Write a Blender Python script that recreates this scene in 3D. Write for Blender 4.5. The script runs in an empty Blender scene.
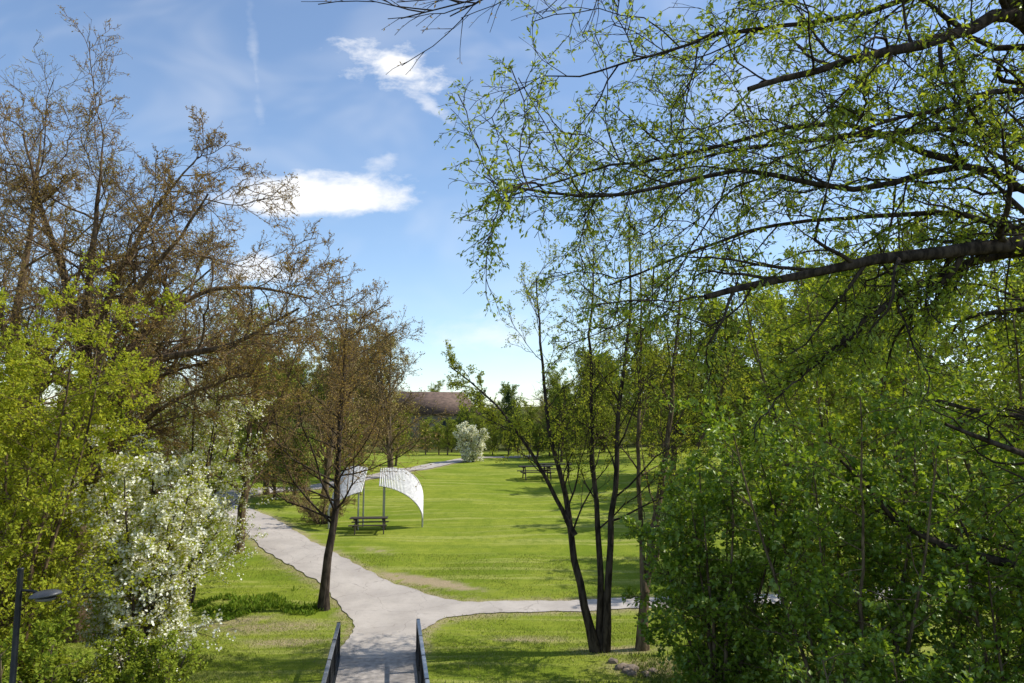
import bpy, math
import numpy as np
from mathutils import Vector
PI=math.pi
scene=bpy.context.scene
COL=scene.collection

# ------------------------------------------------------------------ terrain
def sstep(t):
    t=np.clip(t,0,1); return t*t*(3-2*t)
def H(x,y):
    x=np.asarray(x,float); y=np.asarray(y,float)
    s=(y-29)/1.5
    yy=1.5*np.where(s>30,s,np.log1p(np.exp(np.clip(s,-30,30))))
    z=3.7*(1-np.exp(-yy/24))
    z=z-2.0*sstep((21.0-y)/7)
    z=z+10*sstep((y-120)/220)
    z=z+1.8*sstep((-x-17)/14)*sstep((y-26)/12)
    z=z+.7*sstep((x-1)/16)*sstep((y-34)/22)
    z=z+0.05*np.sin(x*.55+y*.21+1)*np.sin(y*.43-x*.17)+.025*np.sin(x*1.3+2)*np.sin(y*1.1+.5)
    z=z+.13*np.sin(x*.28+.6)*np.sin(y*.2+x*.07)*sstep((y-36)/10)
    z=z+1.5*np.sin(x*.02+1)*sstep((y-140)/100)
    return z
def hz(x,y): return float(H(x,y))

# ------------------------------------------------------------------ nodes helpers
def newmat(name):
    m=bpy.data.materials.new(name); m.use_nodes=True
    nt=m.node_tree; nt.nodes.clear()
    out=nt.nodes.new('ShaderNodeOutputMaterial')
    return m,nt,out
def N(nt,t,**k):
    n=nt.nodes.new(t)
    for a,b in k.items(): setattr(n,a,b)
    return n
def setin(nt,sock,v):
    if isinstance(v,bpy.types.NodeSocket): nt.links.new(v,sock)
    elif v is not None:
        if hasattr(sock.default_value,'__len__') and not hasattr(v,'__len__'): v=(v,)*len(sock.default_value)
        if hasattr(sock.default_value,'__len__') and len(sock.default_value)==4 and len(v)==3: v=(*v,1)
        sock.default_value=v
def MA(nt,op,a,b=None,c=None,clamp=False):
    n=N(nt,'ShaderNodeMath',operation=op,use_clamp=clamp)
    setin(nt,n.inputs[0],a)
    if b is not None: setin(nt,n.inputs[1],b)
    if c is not None: setin(nt,n.inputs[2],c)
    return n.outputs[0]
def MIX(nt,f,a,b,bt='MIX'):
    n=N(nt,'ShaderNodeMix',data_type='RGBA',blend_type=bt)
    setin(nt,n.inputs[0],f); setin(nt,n.inputs[6],a); setin(nt,n.inputs[7],b)
    return n.outputs[2]
def NOISE(nt,vec,scale,detail=4,rough=.55,dist=0):
    n=N(nt,'ShaderNodeTexNoise'); n.inputs['Scale'].default_value=scale
    n.inputs['Detail'].default_value=detail; n.inputs['Roughness'].default_value=rough
    n.inputs['Distortion'].default_value=dist
    if vec is not None: nt.links.new(vec,n.inputs['Vector'])
    return n.outputs[0]
def RAMP(nt,f,p0,p1):
    n=N(nt,'ShaderNodeMapRange',interpolation_type='SMOOTHSTEP')
    setin(nt,n.inputs[0],f); n.inputs[1].default_value=p0; n.inputs[2].default_value=p1
    return n.outputs[0]
def BUMP(nt,h,s,d):
    n=N(nt,'ShaderNodeBump'); n.inputs['Strength'].default_value=s; n.inputs['Distance'].default_value=d
    nt.links.new(h,n.inputs['Height']); return n.outputs[0]
def POS(nt): return N(nt,'ShaderNodeNewGeometry').outputs['Position']

def leafmat(name,c1,c2,trans=.45,c3=None,gloss=0.):
    m,nt,out=newmat(name)
    g=N(nt,'ShaderNodeNewGeometry')
    r=g.outputs['Random Per Island']
    col=MIX(nt,r,c1,c2)
    if c3: col=MIX(nt,RAMP(nt,r,.86,.92),col,c3)
    p=N(nt,'ShaderNodeBsdfDiffuse'); nt.links.new(col,p.inputs['Color'])
    if not trans:
        nt.links.new(p.outputs[0],out.inputs[0]); return m
    t=N(nt,'ShaderNodeBsdfTranslucent')
    tc=MIX(nt,1.0,col,(1.7,1.5,.8),'MULTIPLY'); nt.links.new(tc,t.inputs['Color'])
    mx=N(nt,'ShaderNodeMixShader'); mx.inputs[0].default_value=trans
    nt.links.new(p.outputs[0],mx.inputs[1]); nt.links.new(t.outputs[0],mx.inputs[2])
    last=mx.outputs[0]
    if gloss:
        gl=N(nt,'ShaderNodeBsdfGlossy'); gl.inputs['Roughness'].default_value=.42; gl.inputs['Color'].default_value=(.9,.95,.8,1)
        m2=N(nt,'ShaderNodeMixShader'); m2.inputs[0].default_value=gloss
        nt.links.new(last,m2.inputs[1]); nt.links.new(gl.outputs[0],m2.inputs[2]); last=m2.outputs[0]
    nt.links.new(last,out.inputs[0]); return m
def barkmat(name,c1,c2,scale=6):
    m,nt,out=newmat(name); pos=POS(nt)
    mp=N(nt,'ShaderNodeMapping'); mp.inputs['Scale'].default_value=(scale,scale,scale*.25)
    nt.links.new(pos,mp.inputs['Vector'])
    n=NOISE(nt,mp.outputs[0],1.5,3,.65)
    col=MIX(nt,RAMP(nt,n,.35,.65),c1,c2)
    p=N(nt,'ShaderNodeBsdfDiffuse'); nt.links.new(col,p.inputs['Color'])
    nt.links.new(BUMP(nt,n,.7,.04),p.inputs['Normal'])
    nt.links.new(p.outputs[0],out.inputs[0]); return m
def twigmat(name,c):
    m,nt,out=newmat(name); g=N(nt,'ShaderNodeNewGeometry')
    col=MIX(nt,g.outputs['Random Per Island'],tuple(v*.7 for v in c),tuple(v*1.3 for v in c))
    p=N(nt,'ShaderNodeBsdfDiffuse'); nt.links.new(col,p.inputs['Color']); nt.links.new(p.outputs[0],out.inputs[0]); return m
def plain(name,c,rough=.6,metal=0,var=.15,scale=8,bump=.1):
    m,nt,out=newmat(name); pos=POS(nt); n=NOISE(nt,pos,scale,5)
    dark=tuple(v*(1-var*2) for v in c)
    col=MIX(nt,RAMP(nt,n,.3,.7),dark,c)
    p=N(nt,'ShaderNodeBsdfPrincipled'); nt.links.new(col,p.inputs['Base Color'])
    p.inputs['Roughness'].default_value=rough; p.inputs['Metallic'].default_value=metal
    nt.links.new(BUMP(nt,n,bump,.01),p.inputs['Normal'])
    nt.links.new(p.outputs[0],out.inputs[0]); return m

# ------------------------------------------------------------------ mesh helpers
def quadmesh(name,V,Q,mi=None,mats=(),smooth=False,parent=None,loc=None,data_only=False):
    me=bpy.data.meshes.new(name)
    V=np.ascontiguousarray(V,np.float32); Q=np.ascontiguousarray(Q,np.int32)
    me.vertices.add(len(V)); me.vertices.foreach_set('co',V.ravel())
    me.loops.add(Q.size); me.loops.foreach_set('vertex_index',Q.ravel())
    me.polygons.add(len(Q)); me.polygons.foreach_set('loop_start',np.arange(len(Q),dtype=np.int32)*4)
    for m in mats: me.materials.append(m)
    if mi is not None: me.polygons.foreach_set('material_index',np.ascontiguousarray(mi,np.int32))
    if smooth is not False:
        sm=np.full(len(Q),True) if smooth is True else smooth
        me.polygons.foreach_set('use_smooth',sm)
    me.update(calc_edges=True)
    if data_only: return me
    ob=bpy.data.objects.new(name,me); COL.objects.link(ob)
    if loc is not None: ob.location=loc
    if parent: ob.parent=parent
    return ob
def empty(name,loc=(0,0,0),rz=0):
    e=bpy.data.objects.new(name,None); COL.objects.link(e); e.location=loc; e.rotation_euler=(0,0,rz); e.empty_display_size=.3
    return e
def nrm(v): return v/np.maximum(np.linalg.norm(v,axis=-1,keepdims=True),1e-9)

def tubes(P,R,sides):
    K,n,_=P.shape
    T=np.gradient(P,axis=1); T=nrm(T)
    D=nrm(P[:,-1]-P[:,0]); ax=np.argmin(np.abs(D),axis=1)
    ref=np.eye(3)[ax][:,None,:]
    U=nrm(np.cross(T,ref)); W=np.cross(T,U)
    a=np.arange(sides)*2*PI/sides
    V=P[:,:,None,:]+R[:,:,None,None]*(np.cos(a)[None,None,:,None]*U[:,:,None,:]+np.sin(a)[None,None,:,None]*W[:,:,None,:])
    base=(np.arange(K)*n*sides)[:,None,None]; i=(np.arange(n-1)*sides)[None,:,None]; j=np.arange(sides)[None,None,:]; j2=(j+1)%sides
    q=np.stack([base+i+j,base+i+j2,base+i+sides+j2,base+i+sides+j],-1).reshape(-1,4)
    return V.reshape(-1,3),q
def resample(pts,n):
    pts=np.array(pts,float); 
    d=np.r_[0,np.cumsum(np.linalg.norm(np.diff(pts,axis=0),axis=1))]
    t=np.linspace(0,d[-1],n); out=np.stack([np.interp(t,d,pts[:,k]) for k in range(3)],1)
    for _ in range(2):
        out[1:-1]=.25*out[:-2]+.5*out[1:-1]+.25*out[2:]
    return out,d[-1]
def children(P,R,L,rng,c,t0=.2,t1=1.,a0=30,a1=60,lr=.5,sh=.5,n=5,w=.15,tr=.03,rr=.6,rmin=.006,bias=None):
    K,n0,_=P.shape
    t=(np.arange(c)[None,:]+rng.random((K,c)))/c*(t1-t0)+t0
    x=np.clip(t,0,.9999)*(n0-1); i=x.astype(int); f=(x-i)[...,None]
    k=np.arange(K)[:,None]
    A=P[k,i]; B=P[k,i+1]; pos=A*(1-f)+B*f; tan=nrm(B-A)
    rad=R[k,i]*(1-f[...,0])+R[k,i+1]*f[...,0]
    rnd=rng.normal(size=(K,c,3)); perp=nrm(rnd-(rnd*tan).sum(-1,keepdims=True)*tan)
    a=np.radians(rng.uniform(a0,a1,(K,c)))[...,None]
    d=np.cos(a)*tan+np.sin(a)*perp
    if bias is not None: d=nrm(d+np.array(bias))
    ln=L[:,None]*lr*(1-sh*(t-t0)/max(t1-t0,1e-3))*rng.uniform(.65,1.3,(K,c))
    r=np.maximum(rad*rr*rng.uniform(.7,1.05,(K,c)),rmin)
    pos=pos.reshape(-1,3); d=d.reshape(-1,3); ln=ln.ravel(); r=r.ravel(); M=len(ln)
    out=np.zeros((M,n,3)); out[:,0]=pos
    for s in range(1,n):
        d=nrm(d+rng.normal(size=(M,3))*w+np.array([0,0,tr])); pos=pos+d*(ln/(n-1))[:,None]; out[:,s]=pos
    RR=np.maximum(r[:,None]*(1-.8*np.linspace(0,1,n))[None,:],rmin*.6)
    return out,RR,ln
def leafquads(C,size,axis,rng,wr=.5,up=.6):
    K=len(C); L=size*rng.uniform(.6,1.25,K)[:,None]
    nn=rng.normal(size=(K,3)); nn[:,2]=np.abs(nn[:,2])+up
    nn=nrm(nn-(nn*axis).sum(1,keepdims=True)*axis); s=np.cross(axis,nn)
    V=np.stack([C,C+axis*L*.45+s*L*wr*.5+nn*L*.1,C+axis*L,C+axis*L*.45-s*L*wr*.5+nn*L*.1],1).reshape(-1,3)
    return V,np.arange(K*4).reshape(-1,4)
def leaves_on(P,rng,m,size,spread,wr=.5,droop=0.,up=.6,t0=.1,frac=1.):
    if frac<1: P=P[rng.random(len(P))<frac]
    K,n,_=P.shape
    t=rng.uniform(t0,.999,(K,m))*(n-1); i=t.astype(int); f=(t-i)[...,None]; k=np.arange(K)[:,None]
    A=P[k,i];B=P[k,i+1]; pos=(A*(1-f)+B*f).reshape(-1,3); tan=nrm(B-A).reshape(-1,3)
    pos=pos+rng.normal(size=pos.shape)*spread
    ax=nrm(tan*.7+rng.normal(size=pos.shape)*.7+np.array([0,0,-droop]))
    return leafquads(pos,size,ax,rng,wr,up)

def tree(name,seed,stems,levels,leaves=(),mats=(),loc=(0,0,0),data_only=False,rot=0,wig=.02,twig=None):
    rng=np.random.default_rng(seed)
    n=18
    Ps=[];Rs=[];Ls=[]
    for pts,r0,r1 in stems:
        p,l=resample(pts,n); p[1:]+=np.cumsum(rng.normal(size=(n-1,3))*wig*l/n*2,axis=0)*np.array([1,1,.6])
        t=np.linspace(0,1,n); r=r0+(r1-r0)*t**.8; r[0]*=1.35; r[1]*=1.08
        Ps.append(p);Rs.append(r);Ls.append(l)
    lv=[(np.array(Ps),np.array(Rs),np.array(Ls))]
    for d in levels: 
        d=dict(d); src=d.pop('src',len(lv)-1)
        lv.append(children(*lv[src],rng,**d))
    mats=list(mats)
    if twig: mats.append(twig); ti=len(mats)-1
    else: ti=0
    VV=[];QQ=[];MI=[];off=0;SM=[]
    for k,(P,R,L) in enumerate(lv):
        sd=10 if k==0 else (6 if k==1 else (4 if k==2 else 3))
        V,q=tubes(P,R,sd); VV.append(V);QQ.append(q+off);off+=len(V);MI.append(np.full(len(q),0 if k<2 else ti)); SM.append(np.ones(len(q),bool))
    for li,d,mi in leaves:
        V,q=leaves_on(lv[li][0],rng,**d); VV.append(V);QQ.append(q+off);off+=len(V);MI.append(np.full(len(q),mi)); SM.append(np.zeros(len(q),bool))
    r=quadmesh(name,np.concatenate(VV),np.concatenate(QQ),np.concatenate(MI),mats,np.concatenate(SM),data_only=data_only)
    if not data_only: r.location=loc; r.rotation_euler=(0,0,rot)
    return r

import bmesh
def box(name,size,loc,mat,parent=None,rot=(0,0,0),bev=.01):
    bm=bmesh.new(); bmesh.ops.create_cube(bm,size=1)
    for v in bm.verts: v.co=Vector((v.co.x*size[0],v.co.y*size[1],v.co.z*size[2]))
    if bev: bmesh.ops.bevel(bm,geom=list(bm.edges),offset=min(bev,min(size)*.3),segments=2,affect='EDGES')
    me=bpy.data.meshes.new(name); bm.to_mesh(me); bm.free(); me.materials.append(mat)
    ob=bpy.data.objects.new(name,me); COL.objects.link(ob); ob.location=loc; ob.rotation_euler=rot
    if parent: ob.parent=parent
    return ob
def rod(name,pts,r,mat,parent=None,sides=10):
    P=np.array([pts],float); R=np.full((1,len(pts)),r) if np.isscalar(r) else np.array([r],float)
    V,q=tubes(P,R,sides); return quadmesh(name,V,q,None,[mat],True,parent)

# ------------------------------------------------------------------ materials
M_grassleaf=leafmat('grass_blade',(.2,.26,.035),(.33,.37,.06),0,(.38,.33,.15))
M_oakbark=barkmat('oak_bark',(.07,.048,.03),(.2,.14,.085))
M_darkbark=barkmat('dark_bark',(.03,.024,.02),(.09,.07,.055))
M_brownbark=barkmat('brown_bark',(.08,.058,.038),(.21,.16,.105))
TW_oak=twigmat('oak_twig',(.19,.13,.075)); TW_dark=twigmat('dark_twig',(.06,.047,.035)); TW_brown=twigmat('brown_twig',(.13,.095,.06))
M_bud=leafmat('brown_buds',(.28,.18,.06),(.42,.32,.1),.25)
M_olive=leafmat('olive_buds',(.29,.24,.06),(.4,.38,.09),.25)
M_fresh=leafmat('fresh_green_leaf',(.16,.235,.02),(.32,.4,.04),.45,None,.04)
M_dense=leafmat('deep_green_leaf',(.11,.2,.018),(.25,.36,.035),.45,None,.05)
M_yell=leafmat('yellow_green_leaf',(.27,.33,.03),(.45,.48,.06),.4)
M_mid=leafmat('mid_green_leaf',(.18,.245,.03),(.32,.38,.05),.35)
M_yellfar=leafmat('distant_yellow_green_leaf',(.24,.29,.035),(.4,.43,.07),0)
M_midfar=leafmat('distant_mid_green_leaf',(.16,.21,.035),(.28,.33,.06),0)
M_budfar=leafmat('distant_buds',(.24,.17,.07),(.34,.27,.11),0)
M_white=leafmat('white_blossom',(.74,.76,.64),(.87,.87,.8),.2)
M_con=leafmat('conifer_needle',(.03,.055,.025),(.06,.1,.035),0)
M_steel=plain('dark_steel',(.035,.037,.04),.45,.6)
M_galv=plain('galvanised_steel',(.45,.46,.47),.4,.7)
M_slat=plain('white_slat',(.8,.78,.75),.5)
M_wood=plain('weathered_wood',(.08,.06,.045),.8,0,.3,20)
M_deck=plain('bridge_deck',(.44,.39,.345),.85,0,.2,6)
M_conc=plain('concrete',(.35,.34,.32),.85,0,.15,4)
M_stone=plain('field_stone',(.26,.2,.15),.9,0,.25,6,.6)

# ------------------------------------------------------------------ path sdf
def dseg(X,Y,pts,ws):
    best=np.full(X.shape,1e9)
    for (a,b,wa,wb) in zip(pts[:-1],pts[1:],ws[:-1],ws[1:]):
        ax,ay=a;bx,by=b; dx,dy=bx-ax,by-ay; L2=dx*dx+dy*dy
        t=np.clip(((X-ax)*dx+(Y-ay)*dy)/L2,0,1)
        d=np.hypot(X-ax-t*dx,Y-ay-t*dy)-(wa+(wb-wa)*t)
        best=np.minimum(best,d)
    return best
def smooth_poly(pts,n):
    pts=np.array(pts,float); k=len(pts); out=[]
    for i in range(k-1):
        p0=pts[max(i-1,0)];p1=pts[i];p2=pts[i+1];p3=pts[min(i+2,k-1)]
        for t in np.linspace(0,1,n,endpoint=False):
            out.append(.5*((2*p1)+(-p0+p2)*t+(2*p0-5*p1+4*p2-p3)*t*t+(-p0+3*p1-3*p2+p3)*t**3))
    out.append(pts[-1]); return np.array(out)
main=smooth_poly([(-4.05,23.2),(-4.2,25.5),(-4.3,27.6),(-5.1,30),(-7.0,32.5),(-9.1,35),(-11.1,37.6),(-13.0,40.5),(-15.2,43.3),(-17.8,46.5),(-18.8,50.5),(-17.2,54),(-14,57),(-11,63.5),(-9.4,70),(-7.2,77),(-4,84),(2,90)],5)
right=smooth_poly([(-5.0,29.6),(-2,28.9),(2,29.2),(6,29.5),(12,30.2),(20,31.5),(32,33)],5)
def psdf(X,Y):
    X=np.asarray(X,float);Y=np.asarray(Y,float)
    a=dseg(X,Y,main,np.full(len(main),1.2)); b=dseg(X,Y,right,np.full(len(right),.62))
    k=3.0; h=np.clip(.5+.5*(b-a)/k,0,1)
    d=b*(1-h)+a*h-k*h*(1-h)
    return d+.06*np.sin(X*2.3+Y*.7)*np.sin(Y*1.9)+.04*np.sin(X*6+Y*5)*np.sin(X*3.1-Y*4.3)

# ------------------------------------------------------------------ ground
xs=np.r_[-500,-350,-250,-180,-130,-100,-80,-60,-48,-40,-34,np.arange(-30,30.1,.4),34,40,48,60,80,100,130,180,250,350,500]
ys=np.r_[-120,-60,-30,-10,0,6,10,12,13,np.arange(14,92,.4),np.arange(92,130,3),np.arange(130,360,10),400,500,700,1000]
X,Y=np.meshgrid(xs,ys); Z=H(X,Y)
V=np.stack([X,Y,Z],-1).reshape(-1,3); nx=len(xs); ny=len(ys)
i,j=np.meshgrid(np.arange(nx-1),np.arange(ny-1)); b=(j*nx+i).ravel()
Q=np.stack([b,b+1,b+nx+1,b+nx],1)
m,nt,out=newmat('meadow_grass'); pos=POS(nt)
n1=NOISE(nt,pos,.25,4,.6); n2=NOISE(nt,pos,2.2,5,.65); n3=NOISE(nt,pos,28,3,.7)
def mapped(rot,sx):
    mp=N(nt,'ShaderNodeMapping'); mp.inputs['Rotation'].default_value=(0,0,math.radians(rot)); mp.inputs['Scale'].default_value=(sx,1.,1)
    nt.links.new(pos,mp.inputs[0]); return mp.outputs[0]
mow=NOISE(nt,mapped(47,.05),1.5,3,.6,.1)
mow2=NOISE(nt,mapped(-12,.08),.9,4,.65,.3)
col=MIX(nt,RAMP(nt,n1,.3,.7),(.21,.28,.028),(.34,.38,.052))
col=MIX(nt,MA(nt,'MULTIPLY',RAMP(nt,mow,.5,.62),.65),col,(.48,.47,.14))
col=MIX(nt,MA(nt,'MULTIPLY',RAMP(nt,mow2,.48,.68),.45),col,(.16,.235,.028))
col=MIX(nt,MA(nt,'MULTIPLY',RAMP(nt,n2,.42,.72),.6),col,(.16,.23,.028))
col=MIX(nt,MA(nt,'MULTIPLY',RAMP(nt,n3,.4,.7),.45),col,(.115,.16,.022))
at=N(nt,'ShaderNodeAttribute',attribute_name='dry')
dn=MA(nt,'ADD',MA(nt,'MULTIPLY',n2,.6),MA(nt,'MULTIPLY',n3,.4))
dr=MA(nt,'MULTIPLY',at.outputs['Fac'],RAMP(nt,MA(nt,'ADD',dn,MA(nt,'MULTIPLY',at.outputs['Fac'],.14)),.47,.61),None,True)
soil=MIX(nt,n3,(.3,.22,.13),(.56,.46,.29))
col=MIX(nt,dr,col,soil)
at2=N(nt,'ShaderNodeAttribute',attribute_name='wild')
col=MIX(nt,at2.outputs['Fac'],col,MIX(nt,n2,(.06,.075,.022),(.13,.13,.045)))
p=N(nt,'ShaderNodeBsdfDiffuse'); nt.links.new(col,p.inputs['Color'])
nt.links.new(BUMP(nt,MA(nt,'ADD',n3,n2),.8,.07),p.inputs['Normal']); nt.links.new(p.outputs[0],out.inputs[0])
M_ground=m
g=quadmesh('ground',V,Q,None,[M_ground],True)
Xf=V[:,0];Yf=V[:,1]; sd=psdf(Xf,Yf)
def ell(cx,cy,rx,ry,ang=0):
    c,s=math.cos(ang),math.sin(ang); u=((Xf-cx)*c+(Yf-cy)*s)/rx; v=(-(Xf-cx)*s+(Yf-cy)*c)/ry
    return sstep(1.4-np.hypot(u,v))
dry=.8*sstep((.6-sd)/.5)*(Yf<95)
dry=np.maximum(dry,1.4*ell(-3.6,32.2,2.9,.42,-.5))
for e in [(-8.3,26.6,2.4,.7,.15),(-7.4,25.0,1.8,.5,.1),(4.6,22.6,2.2,.8,0),(-10,27.2,1.8,.5,.4),(.6,25.3,1.5,.4,0),(-6.5,36.5,1.2,.25,-.5),(3.3,24.2,1.6,.6,0),(5,22,2.5,.6,0)]:
    dry=np.maximum(dry,ell(*e)*.85)
wild=np.clip(sstep((-Xf-13-.25*(Yf-25))/4)*(Yf<60)+sstep((20.6-Yf)/1.5)+sstep((Yf-95)/10)+sstep((Xf-5.5)/2)*sstep((24-Yf)/3),0,1)
for nm,a in (('dry',dry),('wild',wild)):
    at=g.data.attributes.new(nm,'FLOAT','POINT'); at.data.foreach_set('value',a.astype(np.float32))

# path mesh
st=.12; gx=np.arange(-23,33,st); gy=np.arange(22.9,92,st); GX,GY=np.meshgrid(gx,gy); S=psdf(GX,GY)
ins=S<0; cell=ins[:-1,:-1]|ins[1:,:-1]|ins[:-1,1:]|ins[1:,1:]
jj,ii=np.nonzero(cell); nn_=len(gx); b=jj*nn_+ii; Q=np.stack([b,b+1,b+nn_+1,b+nn_],1)
e=.02; gX=(psdf(GX+e,GY)-psdf(GX-e,GY))/(2*e); gY=(psdf(GX,GY+e)-psdf(GX,GY-e))/(2*e); gl=np.maximum(np.hypot(gX,gY),.3)
mv=np.clip(S,0,.2); PX=GX-mv*gX/gl**2; PY=GY-mv*gY/gl**2
PZ=H(PX,PY)+.03+.0004*np.clip(PY-30,0,60)
Vp=np.stack([PX,PY,PZ],-1).reshape(-1,3); u,inv=np.unique(Q,return_inverse=True)
m,nt,out=newmat('worn_asphalt'); pos=POS(nt)
a=NOISE(nt,pos,.7,4); b_=NOISE(nt,pos,60,3,.7); c=NOISE(nt,pos,5,5,.7)
vo=N(nt,'ShaderNodeTexVoronoi',feature='DISTANCE_TO_EDGE'); vo.inputs['Scale'].default_value=.55; 
dv=N(nt,'ShaderNodeVectorMath',operation='ADD'); nz=N(nt,'ShaderNodeTexNoise'); nz.inputs['Scale'].default_value=1.5; nt.links.new(pos,nz.inputs[0]); nt.links.new(pos,dv.inputs[0]); nt.links.new(nz.outputs[1],dv.inputs[1]); nt.links.new(dv.outputs[0],vo.inputs['Vector'])
col=MIX(nt,RAMP(nt,a,.3,.7),(.43,.38,.335),(.56,.50,.44))
col=MIX(nt,MA(nt,'MULTIPLY',RAMP(nt,c,.5,.75),.5),col,(.34,.29,.235))
col=MIX(nt,MA(nt,'MULTIPLY',RAMP(nt,b_,.35,.65),.35),col,(.24,.215,.19))
crk=MA(nt,'SUBTRACT',1.0,RAMP(nt,vo.outputs[0],.0,.014)); col=MIX(nt,MA(nt,'MULTIPLY',crk,.5),col,(.17,.14,.12))
p=N(nt,'ShaderNodeBsdfPrincipled'); nt.links.new(col,p.inputs['Base Color']); p.inputs['Roughness'].default_value=.9
nt.links.new(BUMP(nt,b_,.4,.01),p.inputs['Normal']); nt.links.new(p.outputs[0],out.inputs[0])
quadmesh('footpath',Vp[u],inv.reshape(-1,4),None,[m],True)

# grass blades
rng=np.random.default_rng(5)
def blades(name,n,x0,x1,y0,y1,h,wr,keep,mat,lean=.45):
    x=rng.uniform(x0,x1,n); y=y0+(y1-y0)*rng.random(n)**1.3
    k=keep(x,y); x=x[k];y=y[k]; C=np.stack([x,y,H(x,y)-.01],1)
    ax=rng.normal(size=C.shape)*lean; ax[:,2]=1; ax=nrm(ax)
    V,q=leafquads(C,h,ax,rng,wr,.0)
    return quadmesh(name,V,q,None,[mat])
def strip(x,y): 
    c,s=math.cos(-.5),math.sin(-.5); return np.hypot(((x+3.6)*c+(y-32.2)*s)/3.1,(-(x+3.6)*s+(y-32.2)*c)/.5)>1
def patchy(x,y): return (np.sin(x*1.1+.8*np.sin(y))*np.sin(y*1.3+x*.5)+.5*np.sin(x*3.3)*np.sin(y*2.9)+rng.uniform(-.9,.9,x.shape))>-.35
blades('lawn_grass',150000,-15,8,20.3,36,.08,.17,lambda x,y:(psdf(x,y)>-.04)&~((abs(x+3.9)<1.6)&(y<23.5))&strip(x,y)&patchy(x,y),M_grassleaf,.7)
def tall(x,y):
    s=np.sin(x*1.9+y)*np.sin(y*2.1-x*.6)+.6*np.sin(x*4.1)*np.sin(y*3.7)
    return (psdf(x,y)>.3)&(np.hypot((x+9.6)/3.2,(y-28.9)/1.5)<.75+.45*s)
blades('tall_weeds',13000,-15,-5,27,32,.2,.28,tall,leafmat('weed_leaf',(.1,.18,.022),(.18,.26,.03),.3),.6)
blades('bank_grass',40000,-14,12,19.3,23.6,.17,.13,lambda x,y:(~((abs(x+3.9)<1.9)))&((x>3.5)|(x<-9)|(y<21)),leafmat('bank_grass_leaf',(.13,.18,.03),(.23,.27,.06),0,(.34,.27,.13)),.6)
def stones():
    e=empty('bank_stones',(5.0,22.3,hz(5.0,22.3))); r=np.random.default_rng(8)
    for k in range(16):
        bm=bmesh.new(); bmesh.ops.create_icosphere(bm,subdivisions=2,radius=1)
        s=r.uniform(.09,.26); sc=r.uniform(.6,1.2,3)
        for v in bm.verts:
            v.co=v.co*(1+.16*math.sin(v.co.x*4+k)+.14*math.sin(v.co.y*5+2*k)); v.co=Vector((v.co.x*s*sc[0],v.co.y*s*sc[1],v.co.z*s*sc[2]*.7))
        me=bpy.data.meshes.new('stone'); bm.to_mesh(me); bm.free(); me.materials.append(M_stone)
        o=bpy.data.objects.new('stone',me); COL.objects.link(o); o.parent=e
        x=r.uniform(-2.2,1.6); y=r.uniform(-.8,.7); o.location=(x,y,hz(5.0+x,22.3+y)-e.location.z+.02); o.rotation_euler=(0,0,r.uniform(0,6))
stones()

# ------------------------------------------------------------------ bridge
def bridge():
    e=empty('footbridge')
    a=np.array([-1.7,9.]);b=np.array([-4.1,23.6]); L=np.linalg.norm(b-a); ang=math.atan2(b[1]-a[1],b[0]-a[0])-PI/2
    c=(a+b)/2; e.location=(c[0],c[1],.0); e.rotation_euler=(0,0,ang)
    hw=1.12
    box('deck',(2*hw,L,.16),(0,0,-.02),M_deck,e)
    for s in(-1,1):
        box('edge_beam',(.14,L,.36),(s*(hw+.08),0,-.08),M_steel,e)
        box('top_rail',(.1,L,.06),(s*(hw+.08),0,1.02),M_galv,e)
        box('bottom_rail',(.05,L,.05),(s*(hw+.08),0,.2),M_steel,e)
        n=int(L/.12); P=[]
        for k in range(n+1):
            y=-L/2+.03+k*(L-.06)/n; P.append([[s*(hw+.08),y,.2],[s*(hw+.08),y,1.0]])
        P=np.array(P); R=np.full(P.shape[:2],.016); V,q=tubes(P,R,6); quadmesh('balusters',V,q,None,[M_steel],True,e)
        for k in range(9): box('post',(.11,.09,1.06),(s*(hw+.08),-L/2+.06+k*(L-.12)/8,.52),M_steel,e)
bridge()

# ------------------------------------------------------------------ lamp
def lamp():
    x,y=-7.75,12.; z=hz(x,y); e=empty('street_lamp',(x,y,z)); top=4.75-z
    rod('pole',[(0,0,0),(0,0,1),(0,0,1.01),(0,0,top)],[.075,.075,.052,.045],M_steel,e,16)
    rod('arm',[(0,0,top-.32),(.2,0,top-.33),(.3,0,top-.36)],.022,M_steel,e)
    rod('cap',[(0,0,top),(0,0,top+.02),(0,0,top+.025)],[.05,.05,.005],M_steel,e,16)
    bm=bmesh.new(); bmesh.ops.create_uvsphere(bm,u_segments=28,v_segments=14,radius=1)
    for v in bm.verts:
        v.co.x*=.24; v.co.y*=.2; v.co.z*=.085 if v.co.z>0 else .03
    me=bpy.data.meshes.new('lamp_head'); bm.to_mesh(me); bm.free(); me.materials.append(plain('lamp_grey',(.12,.12,.12),.45,.3))
    for p_ in me.polygons: p_.use_smooth=True
    o=bpy.data.objects.new('lamp_head',me); COL.objects.link(o); o.parent=e; o.location=(.42,0,top-.4); o.rotation_euler=(0,math.radians(-8),0)
    rod('lens',[(.42,0,top-.43),(.42,0,top-.47),(.42,0,top-.475)],[.15,.13,.01],M_conc,e,20)
lamp()

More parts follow.
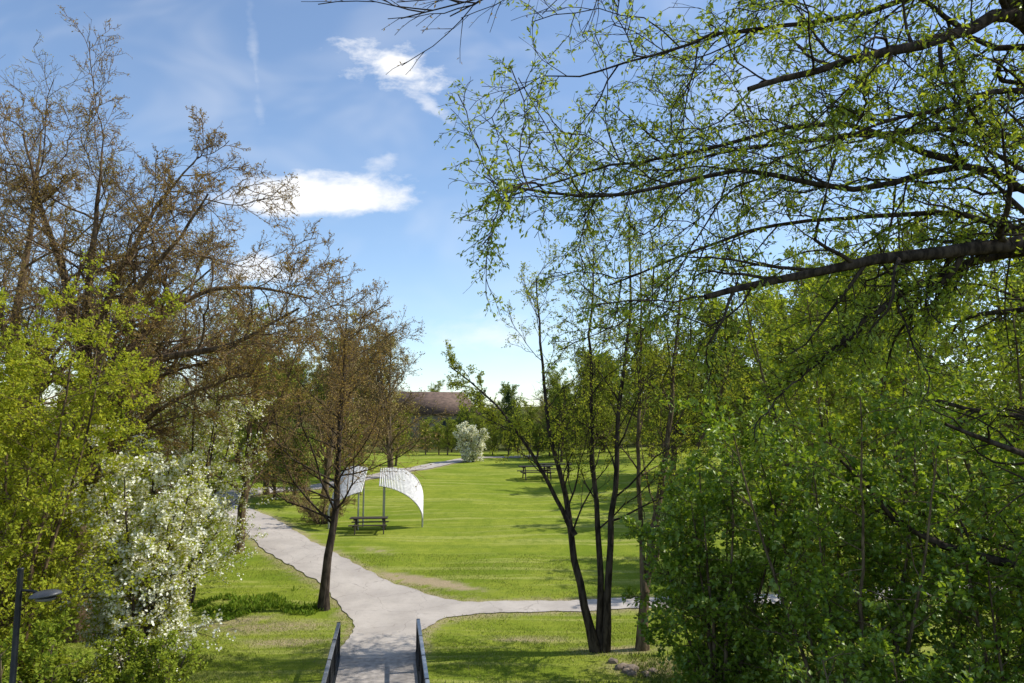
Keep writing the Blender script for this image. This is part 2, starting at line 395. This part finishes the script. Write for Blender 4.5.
# ------------------------------------------------------------------ picnic tables / canopies
def table(x,y,rz,s=1.):
    e=empty('picnic_table',(x,y,hz(x,y)+.01),rz); e.scale=(s,s,s)
    for k in range(5): box('top_plank',(2.0,.14,.045),(0,-.32+.16*k,.76),M_wood,e)
    for sd_ in(-1,1):
        for k in range(2): box('seat_plank',(2.0,.14,.045),(0,sd_*(.68+.15*k),.45),M_wood,e)
    for sx in(-.75,.75):
        box('cross_top',(.08,.78,.08),(sx,0,.695),M_wood,e); box('cross_seat',(.07,1.74,.08),(sx,0,.385),M_wood,e)
        for sd_ in(-1,1): box('leg',(.06,.09,.86),(sx+.07,sd_*.42,.37),M_wood,e,(sd_*.42,0,0))
table(-7.65,40.4,.1); table(1.9,60.5,.15,1.35); table(3.6,62,-.1,1.35)
def canopy(x,y,s,rz,W,top,L,low=1.05):
    e=empty('curved_slatted_canopy',(x,y,hz(x,y)),rz)
    n=44; th=np.linspace(0,1,n)
    cx=s*L*np.sin(th*PI*.5)**.9; cz=top-(top-low)*(1-np.cos(th*PI*.5))
    tilt=np.array([0.,.66,.75]); half=W*(.6+.4*np.sin(th*PI*.75+.3))
    C=np.stack([cx,np.zeros(n),cz],1)
    P=np.stack([C-tilt*half[:,None],C+tilt*half[:,None]],1)
    V,q=tubes(P,np.full(P.shape[:2],.038),6); quadmesh('slats',V,q,None,[M_slat],True,e)
    for w in(-.8,0,.8):
        rod('rib',[tuple(c+tilt*h*w+np.array([0,.05,-.05])) for c,h in zip(C,half)],.03,M_slat,e,8)
    for k in (2,n-1):
        for w in(-.8,.8):
            pt=C[k]+tilt*half[k]*w+np.array([0,.05,-.05]); rod('post',[(pt[0],pt[1],-.05),tuple(pt)],.045,M_galv,e)
canopy(-7.3,41.6,1,.1,.85,2.75,2.35); canopy(-8.15,41.4,-1,-.1,1.15,2.65,1.8,1.5)

def house():
    x,y=-12.5,116; z=hz(x,y)-.3; e=empty('house',(x,y,z),.2)
    mw=plain('render_wall',(.32,.27,.2),.9); mr=plain('roof_tile',(.19,.12,.085),.85,0,.25,2); mg=plain('window_glass',(.05,.06,.07),.1)
    box('walls',(13,9,5.6),(0,0,2.8),mw,e,bev=.02)
    V=np.array([(-7,-5,5.4),(7,-5,5.4),(7,5,5.4),(-7,5,5.4),(-5,0,9),(5,0,9),(5,.02,9),(-5,.02,9)]); Q=np.array([(0,1,5,4),(1,2,6,5),(2,3,7,6),(3,0,4,7),(4,5,6,7),(3,2,1,0)])
    quadmesh('roof',V,Q,None,[mr],False,e)
    for zz in(1.6,4.2):
        for k in range(4): box('window',(1.2,.06,1.3),(-4.5+3*k,-4.52,zz),mg,e); box('sill',(1.4,.14,.07),(-4.5+3*k,-4.56,zz-.7),mw,e)
house()

# ------------------------------------------------------------------ trees
oakL=[dict(c=16,t0=.18,t1=1,a0=30,a1=75,lr=.36,sh=.3,n=9,w=.22,tr=.02,rr=.5,rmin=.024),
      dict(c=9,t0=.12,t1=1,a0=25,a1=60,lr=.46,sh=.4,n=6,w=.22,tr=.03,rr=.55,rmin=.014),
      dict(c=6,t0=.15,t1=1,a0=25,a1=60,lr=.5,sh=.4,n=4,w=.22,tr=.03,rr=.55,rmin=.01),
      dict(c=4,t0=.1,t1=1,a0=25,a1=55,lr=.55,sh=.3,n=3,w=.18,tr=.03,rr=.6,rmin=.008)]
budl=[(4,dict(m=3,size=.065,spread=.015,wr=.6),1)]
def T(name,seed,x,y,stems,levels,leaves,mats,rot=0,wig=.02,twig=None): return tree(name,seed,stems,levels,leaves,mats,(x,y,hz(x,y)-.05),rot=rot,wig=wig,twig=twig)
T('oak_tree',5,-14.3,25.5,[
  ([(0,0,0),(-.3,0,4),(-.5,.2,8),(-.3,0,12),(0,.3,15),(.1,.2,17.2)],.44,.03),
  ([(-.4,0,6.5),(0,-.4,9.5),(1.9,-.8,12.2),(3.2,-1,13.6),(4.2,-1.2,15.0)],.22,.03),
  ([(-.3,0,5.5),(.6,-.6,7.6),(2.2,-1.2,9.4),(4.6,-1.6,9.6),(7.0,-1.8,10.8)],.28,.03),
  ([(-.4,0,7.2),(.6,.8,9.9),(2.8,1.4,12.0),(5.0,2,12.2),(7.0,2.2,11.8)],.2,.03),
  ([(-.4,0,9),(-1.2,-.6,12),(-2.2,-1,15),(-2.6,-1.2,17.0)],.19,.03),
  ([(-.2,0,10.5),(.4,.6,13),(1.4,1,15.4),(2.7,1.2,17)],.16,.02),
  ([(-.2,0,4.8),(1.4,-.8,6.6),(3.6,-1.6,8.0),(6.2,-2,8.8)],.17,.02),
  ([(-.5,0,8),(-2,-1,10),(-4,-2,11.5),(-6,-2.4,13)],.18,.03)],oakL,budl,[M_oakbark,M_bud],wig=.035,twig=TW_oak)
T('oak_tree',2,-20,30,[
  ([(0,0,0),(.2,0,5),(-.2,.2,10),(.3,0,16),(.3,.3,19)],.42,.03),
  ([(.1,0,6),(1.5,-.6,9.5),(3,-1,13),(4,-1,16.0)],.2,.03),
  ([(0,0,8),(-1.5,.6,11),(-3,1,15),(-3.4,1,17)],.18,.03),
  ([(.1,0,7.5),(2.4,.6,10),(5,1,11.4),(7.4,1,13.6)],.17,.03)],oakL,budl,[M_oakbark,M_olive],wig=.035,twig=TW_oak)
T('oak_tree',3,-13.2,36.5,[([(0,0,0),(.3,0,4),(.1,.2,8),(.5,0,12)],.25,.03),([(.3,0,4),(1.6,.4,7),(2.8,.6,11)],.13,.02),([(.2,0,3.6),(-1.4,.4,7),(-2.2,.6,11)],.13,.02)],oakL,budl,[M_oakbark,M_olive],twig=TW_oak)
ald=[dict(c=40,t0=.27,t1=1,a0=50,a1=80,lr=.4,sh=.6,n=8,w=.13,tr=.08,rr=.38,rmin=.016),
     dict(c=11,t0=.15,t1=1,a0=25,a1=50,lr=.4,sh=.5,n=5,w=.14,tr=.05,rr=.55,rmin=.01),
     dict(c=6,t0=.1,t1=1,a0=25,a1=50,lr=.5,sh=.3,n=3,w=.14,tr=.05,rr=.6,rmin=.008)]
T('alder_tree',8,-7.1,28.8,[([(0,0,0),(.15,0,1.5),(.4,.1,4),(.5,0,8),(.7,0,11.4)],.2,.02)],ald,[(3,dict(m=4,size=.07,spread=.03,wr=.6),1)],[M_darkbark,M_bud],twig=TW_oak)

ms=[dict(c=16,t0=.28,t1=1,a0=25,a1=60,lr=.26,sh=.5,n=8,w=.18,tr=.04,rr=.42,rmin=.014),
    dict(c=7,t0=.2,t1=1,a0=25,a1=60,lr=.45,sh=.4,n=5,w=.2,tr=.02,rr=.55,rmin=.009),
    dict(c=5,t0=.1,t1=1,a0=25,a1=60,lr=.5,sh=.3,n=4,w=.18,tr=0,rr=.6,rmin=.006)]
M_msl=leafmat('young_willow_leaf',(.26,.32,.035),(.43,.47,.07),.4)
msl=[(3,dict(m=7,size=.085,spread=.03,wr=.5,droop=.2),1)]
T('multi_stem_willow',11,2.75,24.1,[
  ([(-.12,0,0),(-.6,0,2),(-1.0,.1,5),(-1.5,.2,8),(-1.8,.2,12)],.15,.02),
  ([(.0,.15,0),(-.05,.1,3),(-.3,.2,7),(-.5,.3,10),(-.3,.5,13)],.13,.02),
  ([(.15,0,0),(.42,0,3),(.55,0,7),(1.0,.1,11),(1.0,.1,14)],.14,.02),
  ([(-.75,.1,3.6),(-2.0,.2,6.0),(-3.3,.2,7.8),(-4.8,.3,9.0)],.085,.02)],ms,msl,[M_darkbark,M_msl],wig=.03,twig=TW_dark)
T('multi_stem_willow',12,4.1,24.2,[
  ([(0,0,0),(.05,0,1.6),(.5,.1,4),(1.2,.2,7.5),(1.5,.3,12)],.18,.03),
  ([(.1,0,1.8),(-.1,.2,5),(.2,.3,9),(.1,.3,13)],.1,.02),
  ([(.3,.1,2.4),(1.4,.2,5),(2.6,.2,8),(3.6,.2,11)],.1,.02)],ms,msl,[M_brownbark,M_msl],wig=.03,twig=TW_dark)

z0=hz(11,13)
wl=[dict(c=20,t0=.1,t1=1,a0=20,a1=65,lr=.3,sh=.3,n=8,w=.24,tr=-.01,rr=.5,rmin=.016),
    dict(c=8,t0=.15,t1=1,a0=25,a1=60,lr=.42,sh=.4,n=6,w=.24,tr=-.03,rr=.55,rmin=.009),
    dict(c=4,t0=.1,t1=1,a0=25,a1=55,lr=.55,sh=.3,n=4,w=.2,tr=-.04,rr=.6,rmin=.006)]
def W(*p): return [(a-11,b-13,c-z0) for a,b,c in p]
tree('overhanging_willow',21,[
  (W((11,13,z0),(11.1,13,4),(10.9,13,9),(11.2,13,14),(11,13.3,18)),.42,.1),
  (W((11,13,9.3),(8.5,11.3,10.1),(6.8,11.1,9.75),(5.1,11,9.5),(3.0,11,9.0)),.2,.045),
  (W((11,13,13),(8.2,11,13.6),(6.8,10.4,12.9),(5.0,10,12.3),(3.6,10,11.9)),.18,.035),
  (W((9.4,12.0,10.1),(7.4,11.8,9.7),(5.8,11.6,8.9),(4.5,11.4,7.8)),.11,.03),
  (W((10.9,13,10.6),(8,12.6,11.8),(6.4,12.5,11.0),(4.6,12.3,11.5),(2.6,12.3,10.7),(.8,12.3,10.9)),.085,.02),
  (W((10.9,13,10),(8,13.4,11.0),(5.5,13.6,10.9),(3.6,13.8,10.2),(2,13.8,9.6)),.075,.015),
  (W((11,13,14),(8,13,15.2),(5.5,12.8,14.2),(3.2,12.5,13.8),(.8,12.2,12.8)),.09,.015),
  (W((11,13,12),(9,14.5,13.0),(6.5,15.5,13.2),(4,16,13.0),(1.8,16,12.0)),.09,.015),
  (W((8,12.6,11.6),(5.8,13,12.6),(3.4,13.2,12.0),(1.6,13.4,11.9),(-.4,13.4,11.1)),.06,.012),
  (W((10.5,13,11.6),(8.4,11,12.2),(6.4,10.2,11.6),(4.6,10,11.0)),.09,.015),
  (W((11,13,15),(9,14,16.5),(7,15,17),(4.6,15,16.2)),.09,.015),
  ],wl,[(3,dict(m=6,size=.105,spread=.03,wr=.42,droop=.3,frac=.85),1),(2,dict(m=3,size=.105,spread=.03,wr=.42,droop=.3),1)],[M_darkbark,M_fresh],(11,13,z0),wig=.06,twig=TW_dark)
tree('overhanging_willow_twigs',23,[
  (W((11,13,15.5),(5,10,14.8),(2.0,9,13.3),(.2,9,12.7),(-1.4,9,12.25)),.05,.008),
  (W((11,13,16),(5,10,15.3),(1.6,9.2,13.7),(.2,9.2,12.9),(-.8,9.2,12.4)),.05,.008)],
  [dict(c=18,t0=.5,t1=1,a0=15,a1=40,lr=.12,sh=.3,n=7,w=.12,tr=-.0,rr=.5,rmin=.01),dict(c=4,t0=.2,t1=1,a0=15,a1=40,lr=.4,sh=.3,n=4,w=.12,tr=-.02,rr=.6,rmin=.006)],
  [(2,dict(m=2,size=.05,spread=.01,wr=.4),1)],[M_darkbark,M_bud],(11,13,z0),wig=.02)

def shrubstems(seed,n,h,sp,lean=(0,0)):
    r=np.random.default_rng(seed); out=[]
    for k in range(n):
        a=2*PI*k/n+r.uniform(-.3,.3); s=sp*r.uniform(.35,1.1); hh=h*r.uniform(.72,1.05)
        dx=math.cos(a)*s+lean[0]; dy=math.sin(a)*s+lean[1]
        out.append(([(math.cos(a)*.2,math.sin(a)*.2,0),(dx*.35,dy*.35,hh*.35),(dx*.75,dy*.75,hh*.7),(dx,dy,hh)],.07,.012))
    return out
sl=[dict(c=18,t0=.06,t1=1,a0=35,a1=80,lr=.25,sh=.45,n=6,w=.18,tr=.03,rr=.45,rmin=.01),
    dict(c=7,t0=.2,t1=1,a0=25,a1=65,lr=.45,sh=.4,n=4,w=.2,tr=.0,rr=.5,rmin=.006),
    dict(c=3,t0=.1,t1=1,a0=25,a1=60,lr=.55,sh=.3,n=3,w=.15,tr=0,rr=.6,rmin=.004)]
def sleaf(m,size,wr=.7): return [(3,dict(m=m,size=size,spread=.04,wr=wr,up=.9),1),(2,dict(m=max(m//2,2),size=size,spread=.05,wr=wr,up=.9),1)]
T('hornbeam_shrub',31,4.9,18.2,shrubstems(1,9,6.9,1.6),sl,sleaf(7,.125),[M_brownbark,M_dense],twig=TW_brown)
T('hornbeam_shrub',32,7.2,16.0,shrubstems(2,10,9.4,2.4),sl,sleaf(7,.125),[M_brownbark,M_dense],twig=TW_brown)
T('hornbeam_shrub',33,9.8,15.0,shrubstems(3,10,9.0,2.6),sl,sleaf(7,.125),[M_brownbark,M_dense],twig=TW_brown)
T('hornbeam_shrub',34,9.0,20.5,shrubstems(4,9,11,2.6),sl,sleaf(6,.13),[M_brownbark,M_fresh],twig=TW_brown)
T('hornbeam_shrub',35,13.5,19,shrubstems(5,9,13,3.0),sl,sleaf(5,.14),[M_brownbark,M_fresh],twig=TW_brown)
T('hornbeam_shrub',36,6.9,12.6,shrubstems(6,8,5.2,1.6),sl,sleaf(7,.1),[M_brownbark,M_dense],twig=TW_brown)

T('field_maple',41,-12.2,18.5,shrubstems(7,10,10.8,2.0),sl,sleaf(12,.09),[M_oakbark,M_yell],twig=TW_brown)
T('field_maple',42,-15,22,shrubstems(8,9,10,2.6),sl,sleaf(10,.1),[M_oakbark,M_yell],twig=TW_brown)
T('flowering_hawthorn',43,-10.0,20.8,shrubstems(9,11,6.0,1.4),sl,[(3,dict(m=6,size=.09,spread=.05,wr=.6,up=.9),1),(3,dict(m=12,size=.085,spread=.05,wr=.9,up=1.,t0=.4,frac=.65),2)],[M_darkbark,M_yell,M_white],twig=TW_brown)
T('flowering_cherry_tree',44,-12.6,29.5,shrubstems(10,9,11.0,2.5),sl,[(3,dict(m=6,size=.1,spread=.04,wr=.6,up=.9),1),(3,dict(m=5,size=.09,spread=.05,wr=.9,up=1.,t0=.5),2)],[M_darkbark,M_yell,M_white],twig=TW_brown)
T('hazel_shrub',45,-10.6,16.6,shrubstems(11,8,3.7,1.3),sl,sleaf(6,.1),[M_brownbark,M_mid],twig=TW_brown)
T('hazel_shrub',46,-12.9,15.4,shrubstems(12,8,5.0,1.6),sl,sleaf(6,.1),[M_brownbark,M_mid],twig=TW_brown)
T('hazel_shrub',47,-8.9,18.6,shrubstems(13,8,2.3,1.1),sl,sleaf(5,.08),[M_brownbark,M_mid],twig=TW_brown)
T('hazel_shrub',48,-16.5,36,shrubstems(14,9,7.5,2.2),sl,sleaf(7,.12),[M_brownbark,M_yellfar],twig=TW_brown)
T('brown_shrub',49,-10.8,42.8,shrubstems(15,9,2.0,2.0),sl,[(3,dict(m=3,size=.06,spread=.03,wr=.6),1)],[M_brownbark,M_budfar],twig=TW_oak)
T('flowering_shrub',50,-4.3,79,shrubstems(16,10,3.7,1.7),sl,[(3,dict(m=5,size=.15,spread=.08,wr=.9,up=1.),1),(3,dict(m=4,size=.1,spread=.05,wr=.6),2)],[M_darkbark,M_white,M_midfar],twig=TW_brown)

bl=[dict(c=24,t0=.12,t1=1,a0=30,a1=70,lr=.38,sh=.55,n=5,w=.18,tr=.03,rr=.42,rmin=.02),
    dict(c=8,t0=.2,t1=1,a0=25,a1=60,lr=.42,sh=.4,n=4,w=.18,tr=.02,rr=.5,rmin=.014),
    dict(c=4,t0=.1,t1=1,a0=25,a1=55,lr=.5,sh=.3,n=3,w=.16,tr=.01,rr=.6,rmin=.013)]
def proto(nm,seed,mats,m,size,h=12,stems=2,twig=TW_brown):
    r=np.random.default_rng(seed); st=[]
    for k in range(stems+1):
        a=r.uniform(0,6.28); s=1.6 if k else .3
        st.append(([(0,0,0),(math.cos(a)*s*.3,math.sin(a)*s*.3,h*.35),(math.cos(a)*s,math.sin(a)*s,h*.95*r.uniform(.8,1))],.22,.03))
    return tree(nm,seed,st,bl,[(3,dict(m=m,size=size,spread=.09,wr=.7,up=.8),1),(2,dict(m=max(m//2,2),size=size,spread=.1,wr=.7,up=.8),1)],mats,data_only=True,twig=twig)
PA=proto('light_green_tree',61,[M_brownbark,M_midfar],8,.21)
PB=proto('bare_tree',62,[M_brownbark,M_budfar],5,.12,twig=TW_oak)
PC=proto('yellow_green_tree',63,[M_brownbark,M_yellfar],6,.19)
PD=proto('olive_tree',64,[M_brownbark,M_olive],5,.15,twig=TW_oak)
def conifer():
    Ps=[([(0,0,0),(0,0,6),(0,0,14)],.22,.02)]
    return tree('spruce_tree',70,Ps,[dict(c=130,t0=.08,t1=1,a0=75,a1=100,lr=.26,sh=.93,n=5,w=.05,tr=-.02,rr=.3,rmin=.012),dict(c=10,t0=.15,t1=1,a0=45,a1=65,lr=.32,sh=.6,n=3,w=.08,tr=-.03,rr=.5,rmin=.008)],[(2,dict(m=9,size=.2,spread=.05,wr=.35,droop=.2),1),(1,dict(m=12,size=.2,spread=.05,wr=.35),1)],[M_darkbark,M_con],data_only=True)
PE=conifer()
cnt=[0]
def inst(me,x,y,s,name,parent=None,sz=1.):
    cnt[0]+=1; r=cnt[0]*2.399
    o=bpy.data.objects.new(name,me); COL.objects.link(o); o.location=(x,y,hz(x,y)-.1); o.rotation_euler=(0,0,r); o.scale=(s,s,s*sz)
    if parent: o.parent=parent
for (p_,x,y,s,nm) in [(PB,-12.5,50,1.0,'bare_tree'),(PB,-9.8,61,1.1,'bare_tree'),(PD,-13.5,66,1.2,'bare_tree'),(PC,-17,52,.9,'budding_tree'),(PC,-20,38,.85,'budding_tree'),
   (PD,-27,52,1.3,'budding_tree'),(PC,-16.5,70,1.0,'budding_tree'),(PC,-24,66,1.1,'budding_tree'),(PA,-13.8,47.5,.4,'young_green_tree'),(PC,-11.5,74,.5,'young_green_tree'),(PC,-15.6,49.5,.5,'young_green_tree'),(PC,-12.3,57,.45,'young_green_tree'),
   (PE,-.6,108,.6,'spruce_tree'),(PA,5,76,.62,'green_tree'),(PC,9,84,.95,'budding_tree'),(PA,11,90,1.,'green_tree'),(PC,14,75,1.15,'budding_tree'),(PC,12,56,.95,'budding_tree'),
   (PA,17,60,1.1,'green_tree'),(PC,15.5,44,1.05,'budding_tree'),(PC,20,50,1.3,'budding_tree'),(PA,26,60,1.4,'green_tree'),(PC,30,45,1.4,'budding_tree'),(PC,18,34,1.25,'budding_tree')]:
    inst(p_,x,y,s,nm)
dt=empty('distant_trees')
rng=np.random.default_rng(99)
for k in range(30):
    x=-34+k*3.2+rng.uniform(-1,1); y=104+rng.uniform(-4,9)
    s=rng.uniform(.5,.68) if -17<x<6 else rng.uniform(.8,1.1)
    if -17<x<-8: s=.38; y=100
    inst([PA,PD,PC,PC,PA][rng.integers(5)],x,y,s,'distant_tree',dt)
for k in range(24):
    y=rng.uniform(138,190); x=(-.65+k*.05)*y
    inst([PA,PB,PC,PD,PA,PC][rng.integers(6)],x,y,rng.uniform(.8,1.1),'distant_tree',dt)
for k in range(30):
    x=-11+k*1.7+rng.uniform(-.5,.5); y=85+rng.uniform(0,6)+ (3 if x<2 else 0)
    inst([PA,PC,PC,PC][rng.integers(4)],x,y,rng.uniform(.26,.42) if x<-5 else rng.uniform(.32,.52),'hedge_bush',dt,.9)

# ------------------------------------------------------------------ sun + sky
az=math.radians(80); el=math.radians(46)
sd_=Vector((math.sin(az)*math.cos(el),math.cos(az)*math.cos(el),math.sin(el)))
sun=bpy.data.lights.new('sun','SUN'); sun.energy=5.; sun.angle=math.radians(.53); sun.color=(1,.95,.85)
so=bpy.data.objects.new('sun',sun); COL.objects.link(so); so.rotation_euler=sd_.to_track_quat('Z','Y').to_euler()
w=bpy.data.worlds.new('World'); scene.world=w; w.use_nodes=True; nt=w.node_tree; nt.nodes.clear()
out=N(nt,'ShaderNodeOutputWorld'); bg=N(nt,'ShaderNodeBackground'); bg.inputs[1].default_value=.15
sky=N(nt,'ShaderNodeTexSky',sky_type='NISHITA'); sky.sun_disc=False; sky.sun_elevation=el; sky.sun_rotation=az; sky.altitude=300; sky.air_density=1.; sky.dust_density=.4; sky.ozone_density=1.8
tc=N(nt,'ShaderNodeTexCoord'); sx=N(nt,'ShaderNodeSeparateXYZ'); nt.links.new(tc.outputs['Generated'],sx.inputs[0])
yy=MA(nt,'MAXIMUM',sx.outputs[1],.02); U=MA(nt,'DIVIDE',sx.outputs[0],yy); Vv=MA(nt,'DIVIDE',sx.outputs[2],yy)
cb=N(nt,'ShaderNodeCombineXYZ'); nt.links.new(U,cb.inputs[0]); nt.links.new(Vv,cb.inputs[1])
mpc=N(nt,'ShaderNodeMapping'); mpc.inputs['Scale'].default_value=(1,1.8,1); nt.links.new(cb.outputs[0],mpc.inputs[0])
cn=NOISE(nt,mpc.outputs[0],18,6,.62,.2); cn2=NOISE(nt,mpc.outputs[0],4,3,.6,.5)
tot=None
def cloud(u,v,ru,rv,dens=1.,soft=.5,flat=False,na=1.5,rot=0):
    global tot
    du=MA(nt,'SUBTRACT',U,u); dv=MA(nt,'SUBTRACT',Vv,v)
    c,s=math.cos(rot),math.sin(rot)
    a=MA(nt,'ADD',MA(nt,'MULTIPLY',du,c/ru),MA(nt,'MULTIPLY',dv,s/ru)); b=MA(nt,'ADD',MA(nt,'MULTIPLY',du,-s/rv),MA(nt,'MULTIPLY',dv,c/rv))
    if flat: b=MA(nt,'MAXIMUM',b,MA(nt,'MULTIPLY',b,-1.7))
    d=MA(nt,'SQRT',MA(nt,'ADD',MA(nt,'MULTIPLY',a,a),MA(nt,'MULTIPLY',b,b)))
    f=MA(nt,'ADD',MA(nt,'SUBTRACT',1,d),MA(nt,'MULTIPLY',MA(nt,'SUBTRACT',cn,.5),na))
    r=MA(nt,'MULTIPLY',RAMP(nt,f,0,soft),dens)
    tot=r if tot is None else MA(nt,'MAXIMUM',tot,r)
cloud(-.27,.312,.165,.05,1.,.55,True,1.0)
cloud(-.17,.508,.1,.042,1.,1.,False,2.2,-.25)
cloud(-.12,.452,.05,.016,.55,.9,False,2.5,-.5)
cloud(-.185,.368,.045,.02,.55,1.3,False,2.5,.3)
cloud(-.35,.21,.07,.03,.8,.7,True,2.)
cloud(-.02,.12,.14,.05,.6,1.4,True,1.6)
cloud(-.364,.5,.013,.17,.35,1.8,False,1.8,.13)
veil=MA(nt,'ADD',MA(nt,'MULTIPLY',RAMP(nt,cn2,.42,.8),.22),.03)
tot=MA(nt,'MAXIMUM',tot,veil)
hs=N(nt,'ShaderNodeHueSaturation'); hs.inputs['Saturation'].default_value=1.05; hs.inputs['Value'].default_value=1.32; nt.links.new(sky.outputs[0],hs.inputs['Color'])
col=MIX(nt,tot,hs.outputs[0],(7.2,7.25,7.4))
nt.links.new(col,bg.inputs[0]); nt.links.new(bg.outputs[0],out.inputs[0])

# ------------------------------------------------------------------ camera
cam=bpy.data.cameras.new('camera'); cam.sensor_width=36; cam.lens=26; cam.clip_end=3000; cam.clip_start=.1
co=bpy.data.objects.new('camera',cam); COL.objects.link(co); co.location=(0,0,7); co.rotation_euler=(math.radians(90+6.5),0,0)
scene.camera=co
scene.view_settings.view_transform='Standard'; scene.view_settings.look='None'; scene.view_settings.exposure=0
